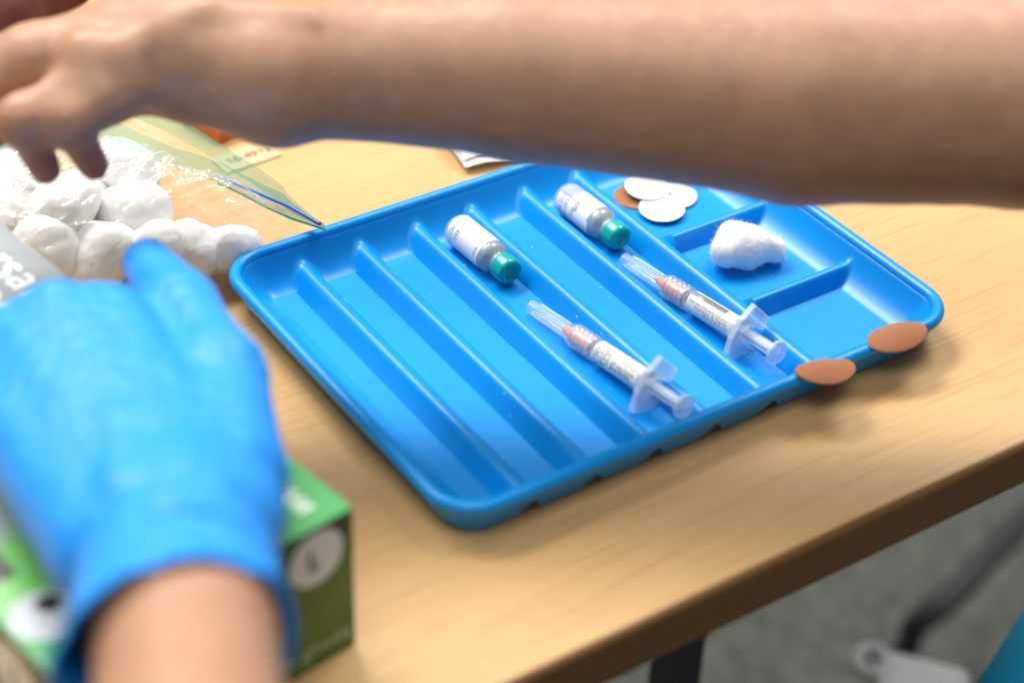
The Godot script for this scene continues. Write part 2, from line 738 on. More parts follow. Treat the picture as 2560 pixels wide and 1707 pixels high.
func make_tray():
	var o := thing("tray", "bright blue plastic tray with six long dividers and two short cross dividers", "tray")
	var st := 0.85
	var nx := int(2 * HX / st)
	var nz := int(2 * HZ / st)
	var hs := PackedFloat32Array()
	var ws := PackedFloat32Array()
	hs.resize((nx + 1) * (nz + 1))
	ws.resize((nx + 1) * (nz + 1))
	for j in nz + 1:
		for i in nx + 1:
			var r := tray_height(-HX + i * st, -HZ + j * st)
			hs[j * (nx + 1) + i] = r.x
			ws[j * (nx + 1) + i] = r.y
	var bs := []
	var maps := []
	for k in 9:
		bs.append(MB.new())
		maps.append({})
	for j in range(1, nz - 1):
		for i in range(1, nx - 1):
			var ok := true
			var who := -1.0
			for e in [0, 1, nx + 1, nx + 2]:
				var q: int = j * (nx + 1) + i + int(e)
				who = maxf(who, ws[q])
			if inward(-HX + (i + 0.5) * st, -HZ + (j + 0.5) * st) < 1.4:
				continue
			var g := int(who) + 1
			var b: MB = bs[g]
			var mp: Dictionary = maps[g]
			var ids := []
			for e in [[0, 0], [1, 0], [1, 1], [0, 1]]:
				var ii: int = i + e[0]
				var jj: int = j + e[1]
				var q := jj * (nx + 1) + ii
				if not mp.has(q):
					var x := -HX + ii * st
					var z := -HZ + jj * st
					mp[q] = b.add(Vector3(x, hs[q], z), Vector2(x, z) / 300.0)
					var dx := (hs[q + 1] - hs[q - 1]) / (2 * st)
					var dz := (hs[q + nx + 1] - hs[q - nx - 1]) / (2 * st)
					if inward(x, z) > 18.5:   # away from the walls each part keeps its own crisp edge
						if g == 0:
							dx = 0.0
							dz = 0.0
						elif g <= 6:
							var d: float = x - RIBS[g - 1]
							var dd := clampf(absf(d), 0.02, 8.36)
							dx = signf(d) * 8.6 * (rib_profile(dd + 0.02, 8.4, 0.6) - rib_profile(dd - 0.02, 8.4, 0.6)) / 0.04
							dz = 0.0
						else:
							var d: float = z - CROSS[g - 7]
							var dd := clampf(absf(d), 0.02, 6.16)
							dz = signf(d) * 8.8 * (rib_profile(dd + 0.02, 6.2, 0.9) - rib_profile(dd - 0.02, 6.2, 0.9)) / 0.04
							dx = 0.0
					b.n[mp[q]] = Vector3(-dx, 1, -dz).normalized()
				ids.append(mp[q])
			b.tri(ids[0], ids[1], ids[2])
			b.tri(ids[0], ids[2], ids[3])
	part(bs[0], "tray_floor", mats.blue, o)
	for k in 6:
		part(bs[1 + k], "divider", mats.blue, o)
	for k in 2:
		part(bs[7 + k], "cross_divider", mats.blue, o)
	var du := MB.new()
	var dr := RandomNumberGenerator.new()
	dr.seed = 41
	for k in 34:
		var x := dr.randf_range(-112, 112)
		var z := dr.randf_range(-78, 82)
		var y := tray_height(x, z).x
		var e := dr.randf_range(0.2, 0.5)
		var d := Vector3(dr.randfn(), 0.2, dr.randfn()).normalized() * e * dr.randf_range(0.6, 2.2)
		du.tube([Vector3(x, y + 0.15, z) - d, Vector3(x, y + 0.25, z), Vector3(x, y + 0.15, z) + d], [e * 0.2, e * 0.6, e * 0.2], 5)
	var dm := part(du, "dust_specks", mats.paper, o)
	dm.set_meta("kind", "stuff")
	# rim and outer wall, swept round the rounded rectangle
	var path := []
	var corners := [Vector2(1, 1), Vector2(-1, 1), Vector2(-1, -1), Vector2(1, -1)]
	for c in 4:
		var s: Vector2 = corners[c]
		var ctr := Vector2(s.x * (HX - RC), s.y * (HZ - RC))
		for i in 25:
			var a := PI / 2 * c + PI / 2 * i / 24
			path.append([ctr + Vector2(cos(a), sin(a)) * RC, Vector2(cos(a), sin(a))])
		var nxt: Vector2 = corners[(c + 1) % 4]
		var p0: Vector2 = path[-1][0]
		var nn: Vector2 = path[-1][1]
		var p1 := Vector2(nxt.x * (HX - RC), nxt.y * (HZ - RC)) + nn * RC
		var steps := int(p0.distance_to(p1) / 1.2)
		for i in range(1, steps):
			path.append([p0.lerp(p1, float(i) / steps), nn])
	var rim := MB.new()
	var rows := []
	for i in 15:
		var a := deg_to_rad(205.0 - 255.0 * i / 14)
		var row := PackedVector3Array()
		for p in path:
			var q: Vector2 = p[0] + p[1] * (cos(a) * 3.2)
			row.append(Vector3(q.x, 17.0 + sin(a) * 3.2, q.y))
		rows.append(row)
	rim.grid(rows, true, true)
	part(rim, "rim", mats.blue, o)
	var wall := MB.new()
	rows = []
	var wp := [Vector2(1.9, 14.7), Vector2(1.2, 14.2), Vector2(0.8, 13.4)]
	for i in 9:
		wp.append(Vector2(0.6 - 4.6 * i / 8.0, 12.8 - 11.0 * i / 8.0))
	wp.append_array([Vector2(-4.4, 1.0), Vector2(-5.2, 0.5), Vector2(-7.0, 0.35), Vector2(-15.0, 0.3)])
	for w in wp:
		var row := PackedVector3Array()
		for p in path:
			var lift := 0.0
			if absf(p[1].y) > 0.9:
				for x in RIBS:
					lift = maxf(lift, 8.5 * rib_profile(absf(p[0].x - x), 6.6, 0.8))
			var off: float = w.x
			var y: float = w.y
			if y < lift:
				y = lift
				if w.x > -6.0:
					off = 0.6 - 4.6 * (12.8 - y) / 11.0
			var q: Vector2 = p[0] + p[1] * off
			row.append(Vector3(q.x, y, q.y))
		rows.append(row)
	wall.grid(rows, true, true)
	part(wall, "outer_wall", mats.blue, o)

# ---------------------------------------------------------------- vials
func along(from: Vector3, to: Vector3, roll: float) -> Transform3D:
	var z := (to - from).normalized()
	var x := Vector3.UP.cross(z).normalized()
	var y := z.cross(x)
	var b := Basis(x, y, z) * Basis(Vector3(0, 0, 1), roll)
	return Transform3D(b, from)

# a sleeve round the z axis from angle a0 to a1 (degrees, 90 is up), its picture's u along the turn and v along the axis
func rounded_form(b, r: float, z0: float, z1: float, a0: float, a1: float, u0 := 0.0, u1 := 1.0, v0 := 0.0, v1 := 1.0):
	var rows := []
	var uvs := []
	var n := 40
	for z in [z0, z1]:
		var row := PackedVector3Array()
		var ur := PackedVector2Array()
		for j in n + 1:
			var t := float(j) / n
			var a := deg_to_rad(lerpf(a0, a1, t))
			row.append(Vector3(cos(a) * r, sin(a) * r, z))
			ur.append(Vector2(1.0 - lerpf(u0, u1, t), v0 if z == z0 else v1))
		rows.append(row)
		uvs.append(ur)
	b.grid(rows, false, true, Transform3D.IDENTITY, uvs)

func make_vials():
	# first label: dates along the turn, upside down from here
	var a := new_image(1024, 512, Color(0.95, 0.95, 0.95))
	var ink := Color(0.28, 0.31, 0.34)
	print_text(a, "EXP 12NOV27", Vector2(440, 66), 54, ink, PI)
	print_text(a, "LOT X017466", Vector2(450, 145), 54, ink, PI)
	print_text(a, "0031613600", Vector2(370, 462), 38, Color(0.25, 0.28, 0.3), PI)
	print_text(a, "Rx only", Vector2(640, 195), 30, ink, PI)
	vial(Vector3(-18.6, 10.3, -84), Vector3(-16.5, 9.9, -38), a, 0.0, "glass vial with plain white label and teal cap, left of the other vial")
	var b := new_image(1024, 512, Color(0.95, 0.95, 0.95))
	b.fill_rect(Rect2i(350, 0, 674, 185), Color(0.60, 0.66, 0.90))
	b.fill_rect(Rect2i(260, 484, 764, 28), Color(0.60, 0.66, 0.90))
	var dark := Color(0.28, 0.33, 0.38)
	print_text(b, "VARICELLA VIRUS", Vector2(540, 215), 34, dark, PI)
	print_text(b, "VACCINE LIVE", Vector2(480, 290), 46, dark, PI, true)
	print_text(b, "single dose", Vector2(530, 345), 32, dark, PI)
	print_text(b, "0.5 mL", Vector2(530, 395), 32, dark, PI)
	print_text(b, "LOT X0207", Vector2(210, 80), 48, ink, PI)
	print_text(b, "EXP 20X", Vector2(220, 150), 48, ink, PI)
	print_text(b, "Rx only", Vector2(290, 265), 44, ink, PI)
	vial(Vector3(44.4, 10.3, -80.5), Vector3(46.4, 9.9, -35), b, 0.0, "glass vial whose white label has a lilac block, beside the white discs")

func vial(base: Vector3, cap: Vector3, label_img: Image, roll: float, label: String):
	var o := thing("vial", label, "vial", base, 0.0, "vials lying in the tray")
	var xf := along(Vector3.ZERO, cap - base, roll)
	o.transform = Transform3D(xf.basis, base * MM)
	var g := MB.new()
	g.lathe([Vector2(0.01, 1.0), Vector2(4.5, 0.5), Vector2(6.2, 0.0), Vector2(7.4, 0.2), Vector2(8.0, 0.9), Vector2(8.25, 2.0), Vector2(8.25, 16), Vector2(8.25, 29.6), Vector2(8.05, 31.0), Vector2(7.3, 32.4), Vector2(6.0, 33.6), Vector2(5.2, 34.4), Vector2(4.9, 35.4), Vector2(4.9, 37.2), Vector2(5.8, 37.8), Vector2(5.8, 40), Vector2(0.01, 40.0)], 64)
	g.lathe([Vector2(0.01, 2.2), Vector2(4.0, 2.0), Vector2(6.2, 2.1), Vector2(7.0, 2.9), Vector2(7.2, 4.2), Vector2(7.2, 16), Vector2(7.2, 29.4), Vector2(6.9, 30.8), Vector2(6.0, 32.1), Vector2(4.6, 33.3), Vector2(3.7, 34.2), Vector2(3.5, 35.4), Vector2(3.5, 38.8), Vector2(0.01, 38.9)], 64, true)
	part(g, "glass_body", mats.vial_glass, o)
	var l := MB.new()
	rounded_form(l, 8.36, 2.6, 28.4, -100, 250)
	part(l, "label", printed(label_img, 0.55), o)
	var s := MB.new()
	s.lathe([Vector2(0.01, 33.6), Vector2(2.0, 33.7), Vector2(3.3, 34.4), Vector2(3.4, 38.6)], 32)
	part(s, "stopper", mats.rubber, o)
	var c := MB.new()
	var cp := []
	for q in [Vector2(5.3, 37.6), Vector2(6.7, 37.4), Vector2(7.2, 37.9), Vector2(7.35, 38.8), Vector2(7.35, 43.6), Vector2(7.2, 44.8), Vector2(6.7, 45.7), Vector2(5.9, 46.2), Vector2(5.0, 46.35), Vector2(3.9, 46.3), Vector2(3.6, 46.1), Vector2(3.35, 45.2), Vector2(3.0, 45.1), Vector2(2.2, 45.15), Vector2(1.9, 45.7), Vector2(1.5, 45.7), Vector2(1.2, 45.1), Vector2(0.01, 45.0)]:
		cp.append(Vector2(q.x * 0.93, q.y))
	c.lathe(cp, 56)
	part(c, "cap", mats.cap, o)

# ---------------------------------------------------------------- syringes
func make_syringes():
	var a := new_image(1024, 768, Color(0.90, 0.90, 0.87))
	var ink := Color(0.22, 0.22, 0.24)
	# v runs along the axis, u round it; the long lines run along the axis
	print_text(a, "EXP 30JL25", Vector2(390, 75), 84, ink, PI)
	print_text(a, "LOT X0140", Vector2(410, 180), 84, ink, PI)
	print_text(a, "0.7 mL", Vector2(330, 265), 56, ink, PI)
	for l in [["Sterile diluent", 470, 480], ["for reconstitution", 400, 500], ["of vaccines", 310, 520], ["Rx only", 540, 480]]:
		print_text(a, l[0], Vector2(l[1], l[2]), 56, ink, PI / 2)
	var r := RandomNumberGenerator.new()
	r.seed = 12
	var y := 330
	while y < 660:
		var w := r.randi_range(5, 20)
		a.fill_rect(Rect2i(205, y, 70, w), ink)
		y += w + r.randi_range(6, 22)
	syringe(Vector3(-20.5, 5.6, -15.2), Vector3(-10.9, 13.4, 92), a, false, "capped syringe with barcoded label, nearer the tray's left end")
	var b := new_image(1024, 768, Color(0.92, 0.92, 0.90))
	for l in [["Sterile Diluent (Water) for", 930, 440], ["Injection & Sterile USP", 870, 500], ["Manufactured by", 815, 570]]:
		print_text(b, l[0], Vector2(l[1], l[2]), 52, ink, PI / 2)
	syringe(Vector3(41.0, 5.6, -24.8), Vector3(50.0, 13.4, 86), b, true, "capped syringe with a clear window strip in its label, beside the cotton")

func syringe(tip: Vector3, thumb: Vector3, img: Image, window: bool, label: String):
	var o := thing("syringe", label, "syringe", tip, 0.0, "capped syringes in the tray")
	o.transform = Transform3D(along(Vector3.ZERO, thumb - tip, 0.0).basis, tip * MM)
	var c := MB.new()
	c.lathe([Vector2(0.01, 0.9), Vector2(1.6, 0.9), Vector2(2.2, 0.2), Vector2(2.9, 0.0), Vector2(3.4, 0.4), Vector2(3.5, 1.2), Vector2(3.35, 2.2), Vector2(3.5, 8), Vector2(3.9, 27), Vector2(4.2, 29), Vector2(5.0, 31), Vector2(5.5, 32.0)], 36)
	part(c, "needle_cap", mats.clear, o)
	var fl := MB.new()
	for k in 5:
		var q := TAU * k / 5 + 0.3
		fl.box(Vector3(0, 3.7, 15), Vector3(0.5, 0.7, 22), Transform3D(Basis(Vector3(0, 0, 1), q), Vector3.ZERO))
	part(fl, "cap_ridges", mats.clear, o)
	var nd := MB.new()
	nd.tube([Vector3(0, 0, 7), Vector3(0, 0, 26)], [0.32, 0.32], 8)
	part(nd, "needle", mats.steel, o)
	var h := MB.new()
	var hp := [Vector2(0.01, 24.0), Vector2(1.1, 24.1), Vector2(1.7, 25.4), Vector2(2.3, 28.5), Vector2(2.9, 31), Vector2(3.9, 32.2)]
	for k in 6:
		hp.append_array([Vector2(4.1, 33.0 + k * 2.1), Vector2(3.4, 33.7 + k * 2.1), Vector2(3.4, 34.4 + k * 2.1)])
	h.lathe(hp, 28)
	part(h, "needle_hub", mats.orange, o)
	var col := MB.new()
	var cp := [Vector2(5.5, 32.0), Vector2(5.9, 33.0)]
	for k in 4:
		cp.append_array([Vector2(5.9, 34.0 + k * 3.2), Vector2(5.45, 34.8 + k * 3.2), Vector2(5.45, 35.8 + k * 3.2), Vector2(5.9, 36.6 + k * 3.2)])
	cp.append_array([Vector2(5.9, 47.2), Vector2(5.2, 48.0), Vector2(4.4, 48.4), Vector2(4.6, 45), Vector2(4.7, 34)])
	col.lathe(cp, 36)
	part(col, "collar", mats.clear, o)
	var tp := MB.new()
	tp.lathe([Vector2(2.2, 43), Vector2(2.3, 46.5), Vector2(4.4, 47.6), Vector2(5.2, 48.8), Vector2(5.35, 50.2), Vector2(5.35, 81.5)], 40)
	part(tp, "barrel", mats.clear, o)
	var lb := MB.new()
	if window:
		rounded_form(lb, 5.5, 50.6, 80.5, 108, 433)
		rounded_form(lb, 5.5, 73.5, 80.5, 73, 108, 0.97, 1.0, 0.72, 1.0)
	else:
		rounded_form(lb, 5.5, 50.2, 80.5, -100, 255)
	part(lb, "label", printed(img, 0.5), o)
	var sp := MB.new()
	sp.lathe([Vector2(0.01, 53.0), Vector2(4.3, 53.4), Vector2(4.6, 54), Vector2(4.6, 57.5), Vector2(0.01, 57.5)], 28)
	part(sp, "plunger_seal", mats.beige, o)
	var st := MB.new()
	var sq := [Vector2(0.01, 57.6)]
	for k in 4:
		sq.append_array([Vector2(4.6, 57.7 + k * 3.8), Vector2(4.6, 60 + k * 3.8), Vector2(3.9, 60.4 + k * 3.8), Vector2(3.9, 61.2 + k * 3.8)])
	sq.append(Vector2(0.01, 74))
	st.lathe(sq, 28)
	part(st, "stopper", mats.rubber, o)
	# finger flange: a long six-sided plate with a slot on one side
	var f := MB.new()
	var poly := PackedVector2Array([Vector2(-5.5, 14), Vector2(8.5, 11.5), Vector2(8.5, 4.6), Vector2(2.5, 4.6), Vector2(-1.5, 3.6), Vector2(-4.2, 0), Vector2(-1.5, -3.6), Vector2(2.5, -4.6), Vector2(8.5, -4.6), Vector2(8.5, -11.5), Vector2(-5.5, -14), Vector2(-8.8, -5), Vector2(-8.8, 5)])
	var fx := Transform3D(Basis(Vector3(0, 0, 1), deg_to_rad(-38)), Vector3.ZERO)
	f.prism(poly, 84.0, 88.0, 0.6, fx)
	f.lathe([Vector2(5.6, 80.2), Vector2(6.6, 80.4), Vector2(7.0, 81.0), Vector2(7.4, 84.1)], 32)
	part(f, "finger_flange", mats.frost, o)
	var rod := MB.new()
	for k in 2:
		rod.box(Vector3(0, 0, 91), Vector3(6.0, 1.6, 28), Transform3D(Basis(Vector3(0, 0, 1), PI / 4 + k * PI / 2), Vector3.ZERO))
	rod.lathe([Vector2(2.3, 74), Vector2(2.3, 105)], 20)
	part(rod, "plunger_rod", mats.frost, o)
	var th := MB.new()
	th.lathe([Vector2(0.01, 104.0), Vector2(3.0, 104.0), Vector2(5.6, 105.0), Vector2(6.1, 105.6), Vector2(6.1, 106.6), Vector2(5.6, 107.2), Vector2(0.01, 107.2)], 36)
	for k in 2:
		th.box(Vector3(0, 0, 107.3), Vector3(7.4, 1.0, 0.7), Transform3D(Basis(Vector3(0, 0, 1), PI / 4 + 0.3 + k * PI / 2), Vector3.ZERO))
	part(th, "thumb_rest", mats.frost, o)

# ---------------------------------------------------------------- round plasters
func disc_mesh(b, rx: float, rz: float, th: float, bend: Callable, xf: Transform3D, half := 0):
	# rings of a thin round sheet with a rounded edge, bent by bend(x, z) -> y
	var rows := []
	var n := 56
	for ring in [[0.001, 1], [0.35, 1], [0.65, 1], [0.9, 1], [0.985, 0.8], [1.0, 0.0], [0.985, -0.8], [0.9, -1], [0.5, -1], [0.001, -1]]:
		var row := PackedVector3Array()
		for j in n:
			var a := TAU * j / n
			var p := Vector2(cos(a) * rx, sin(a) * rz) * float(ring[0])
			if half != 0:
				p.y = half * maxf(half * p.y, 0.12)
			row.append(Vector3(p.x, bend.call(p.x, p.y) + th * 0.5 * float(ring[1]), p.y))
		rows.append(row)
	b.grid(rows, true, true, xf)

func make_plasters():
	var flat := func(x, z): return 0.25 * sin(x * 0.21) * cos(z * 0.17)
	# stuck on the front rim
	var a := MB.new()
	disc_mesh(a, 14.2, 11.0, 0.9, func(x, z): return -0.022 * z * z - 0.005 * x * x + 0.02 * x, Transform3D(Basis.from_euler(Vector3(deg_to_rad(-9), deg_to_rad(-9), deg_to_rad(-3))), Vector3(53.0, 22.0, 109.0)))
	top(a, "round_plaster", mats.plaster, "tan round plaster hanging off the front rim near the syringe plunger", "plaster", "plasters on the tray rim")
	var b := MB.new()
	disc_mesh(b, 15.8, 8.6, 0.9, func(x, z): return -0.034 * z * z - 0.005 * x * x, Transform3D(Basis.from_euler(Vector3(deg_to_rad(8), deg_to_rad(-7), deg_to_rad(2))), Vector3(97.5, 22.2, 107.5)))
	top(b, "round_plaster", mats.plaster, "tan plaster folded over the rim at the tray's right corner", "plaster", "plasters on the tray rim")
	# the small pile in the right compartment
	var c := MB.new()
	disc_mesh(c, 11.8, 11.8, 0.9, flat, Transform3D(Basis.from_euler(Vector3(0, 0.4, 0)), Vector3(83, 2.7, -71)))
	top(c, "round_plaster", mats.plaster, "orange-tan round plaster face up under the white discs", "plaster", "plasters piled in the tray")
	for d in [[Vector3(100, 3.2, -61), 0.9, 0.02, "white-backed round plaster at the right of the pile"], [Vector3(85.5, 4.4, -52.6), 0.75, 0.0, "white-backed round plaster at the front of the pile"], [Vector3(90, 6.0, -71), 0.55, 0.05, "white-backed round plaster on top of the pile"]]:
		var o := thing("round_plaster", d[3], "plaster", d[0], 0.0, "plasters piled in the tray")
		o.rotation = Vector3(d[2], d[1], 0.03)
		var pad := MB.new()
		disc_mesh(pad, 11.6, 11.6, 0.7, flat, Transform3D.IDENTITY)
		part(pad, "pad", mats.plaster, o)
		for s in [1, -1]:
			var h := MB.new()
			disc_mesh(h, 11.9, 11.9, 0.25, flat, Transform3D(Basis.IDENTITY, Vector3(0, 0.5 + (0.22 if s > 0 else 0.0), 0)), s)
			part(h, "backing_paper", mats.paper, o)

# ---------------------------------------------------------------- cotton
func cotton_mesh(lumps: Array, cell: float, seed_: int) -> MB:
	var b := MB.new()
	var bones := []
	for l in lumps:
		bones.append([l[0], l[1], l[0] + Vector3(0.1, 0, 0), l[1]])
	blob(b, bones, cell, 5.0)
	var ns := FastNoiseLite.new()
	ns.seed = seed_
	ns.frequency = 0.07
	ns.fractal_octaves = 4
	for k in b.v.size():
		b.v[k] += b.n[k] * ns.get_noise_3dv(b.v[k]) * 1.1
	b.smooth(0, 0)
	return b

func fibres(src: MB, count: int, length: float, seed_: int, lowest := 2.3) -> MB:
	var r := RandomNumberGenerator.new()
	r.seed = seed_
	var b := MB.new()
	for k in count:
		var q := r.randi_range(0, src.v.size() - 1)
		var p := src.v[q]
		var nn := src.n[q]
		var d := (nn * r.randf_range(0.05, 0.5) + Vector3(r.randfn(), r.randfn(), r.randfn()) * 0.6).normalized()
		var l: float = length * r.randf_range(0.4, 1.0)
		var pts := [p - nn * 0.4]
		for s in 3:
			d = (d + Vector3(r.randfn(), r.randfn(), r.randfn()) * 0.35 - nn * 0.12).normalized()
			var e: Vector3 = pts[-1] + d * l / 3.0
			e.y = maxf(e.y, lowest)
			pts.append(e)
		b.tube(pts, [0.06, 0.05, 0.04, 0.02], 3)
	return b

func make_tray_cotton():
	var o := thing("cotton_ball", "fluffy lone white cotton ball between the two short dividers", "cotton ball")
	var src := cotton_mesh([[Vector3(83.5, 11.5, 3), 8.5], [Vector3(91, 13.5, -1), 9.5], [Vector3(98, 11.5, 5), 9.0], [Vector3(106, 9.0, 11), 6.4], [Vector3(93, 9, 7), 7.5]], 1.1, 3)
	part(src, "cotton_body", mats.cotton, o)
	var fm: StandardMaterial3D = mats.cotton.duplicate()
	fm.heightmap_enabled = false
	var f := part(fibres(src, 2400, 3.8, 4), "fibres", fm, o)
	f.set_meta("kind", "stuff")

# ---------------------------------------------------------------- glove box
func make_glove_box():
	var L := 243.0
	var W := 127.0
	var H := 70.0
	var o := thing("glove_box", "green and silver glove dispenser box under the gloved hand", "box", Vector3(-198, 0, 128), deg_to_rad(9.0))
	# local axes: x from -W to 0, z from -L to 0
	var img := new_image(508, 972, Color(0.70, 0.72, 0.73))
	var ns := FastNoiseLite.new()
	ns.seed = 2
	ns.frequency = 0.02
	for y in 972:
		for x in 508:
			var g := ns.get_noise_2d(x, y * 0.3) * 0.05
			img.set_pixel(x, y, Color(0.60 + g, 0.63 + g, 0.64 + g))
	# picture: x to the right as seen from the front of the box, y towards the front
	var green := Color(0.16, 0.60, 0.29)
	img.fill_rect(Rect2i(0, 835, 508, 137), green)
	img.fill_rect(Rect2i(0, 715, 508, 120), Color(0.42, 0.74, 0.36))
	for y in 120:
		for x in 508:
			var far := x > 330
			if ns.get_noise_2d(x * 1.5, y * 1.5 + 300) > (0.35 if far else 0.05):
				img.set_pixel(x, 600 + y, Color(0.50, 0.68, 0.50))
			if x < 300 and ns.get_noise_2d(x * 1.2, y * 1.2 + 700) > 0.0:
				img.set_pixel(x, 230 + y, Color(0.52, 0.66, 0.52))
	var white := Color(0.93, 0.94, 0.93)
	print_text(img, "Universal Med", Vector2(448, 130), 58, white, PI / 2, true)
	print_text(img, "Monolect pro", Vector2(382, 165), 58, white, PI / 2, true)
	print_text(img, "nitrile", Vector2(320, 240), 40, white, PI / 2, true)
	print_text(img, "EXAM", Vector2(454, 884), 28, white, PI / 2, true)
	print_text(img, "XL", Vector2(430, 868), 22, white, PI / 2, true)
	disc_on(img, Vector2(54, 872), Vector2(48, 48), Color(0.78, 0.80, 0.82))
	disc_on(img, Vector2(70, 856), Vector2(18, 18), Color(0.08, 0.07, 0.09))
	img.fill_rect(Rect2i(0, 700, 70, 80), Color(0.04, 0.05, 0.05))
	var front := new_image(508, 280, Color(0.22, 0.36, 0.14))
	for y in 280:
		for x in 508:
			var g := ns.get_noise_2d(x * 0.6, y * 0.6 + 900)
			front.set_pixel(x, y, Color(0.25 + g * 0.1, 0.43 + g * 0.08, 0.17 + g * 0.04))
	var edge := FastNoiseLite.new()
	edge.seed = 8
	edge.frequency = 0.01
	for x in 508:
		front.fill_rect(Rect2i(x, 0, 1, 78 + int(edge.get_noise_1d(x) * 40)), Color(0.07, 0.25, 0.12))
	disc_on(front, Vector2(440, 60), Vector2(50, 50), white)
	print_text(front, "L", Vector2(436, 64), 40, Color(0.25, 0.18, 0.18), 0.0, true)
	print_text(front, "powder-free nitrile", Vector2(215, 208), 28, Color(0.78, 0.8, 0.72))
	print_text(front, "100 medical examination gloves", Vector2(260, 242), 24, Color(0.78, 0.8, 0.72))
	front.fill_rect(Rect2i(310, 110, 16, 70), Color(0.30, 0.50, 0.15))
	var side := new_image(972, 280, Color(0.20, 0.34, 0.13))
	side.fill_rect(Rect2i(0, 0, 972, 70), Color(0.07, 0.25, 0.12))
	disc_on(side, Vector2(870, 90), Vector2(62, 62), white)
	print_text(side, "L", Vector2(870, 96), 48, Color(0.25, 0.18, 0.18), 0.0, true)
	var t := MB.new()
	t.quad(Vector3(-W, H, -L), Vector3(0, H, -L), Vector3(0, H, 0), Vector3(-W, H, 0))
	part(t, "top_panel", printed(img, 0.35), o)
	var f := MB.new()
	f.quad(Vector3(-W, H, 0), Vector3(0, H, 0), Vector3(0, 0.2, 0), Vector3(-W, 0.2, 0))
	part(f, "front_panel", printed(front, 0.35), o)
	var s := MB.new()
	s.quad(Vector3(-W, H, -L), Vector3(-W, H, 0), Vector3(-W, 0.2, 0), Vector3(-W, 0.2, -L))
	part(s, "side_panel", printed(side, 0.35), o)
	var s2 := MB.new()
	s2.quad(Vector3(0, H, 0), Vector3(0, H, -L), Vector3(0, 0.2, -L), Vector3(0, 0.2, 0))
	part(s2, "side_panel", printed(side, 0.35), o)
	var k := MB.new()
	k.quad(Vector3(0, H, -L), Vector3(-W, H, -L), Vector3(-W, 0.2, -L), Vector3(0, 0.2, -L))
	k.quad(Vector3(0, 0.2, 0), Vector3(0, 0.2, -L), Vector3(-W, 0.2, -L), Vector3(-W, 0.2, 0))
	part(k, "back_panel", mats.paper, o)

# ---------------------------------------------------------------- bag of cotton balls
func spline(pts: Array, t: float) -> Vector3:
	var n := pts.size() - 1
	var f := clampf(t, 0, 1) * n
	var i := mini(int(f), n - 1)
	var p0: Vector3 = pts[maxi(i - 1, 0)]
	var p1: Vector3 = pts[i]
	var p2: Vector3 = pts[i + 1]
	var p3: Vector3 = pts[mini(i + 2, n)]
	return p1.cubic_interpolate(p2, p0, p3, f - i)

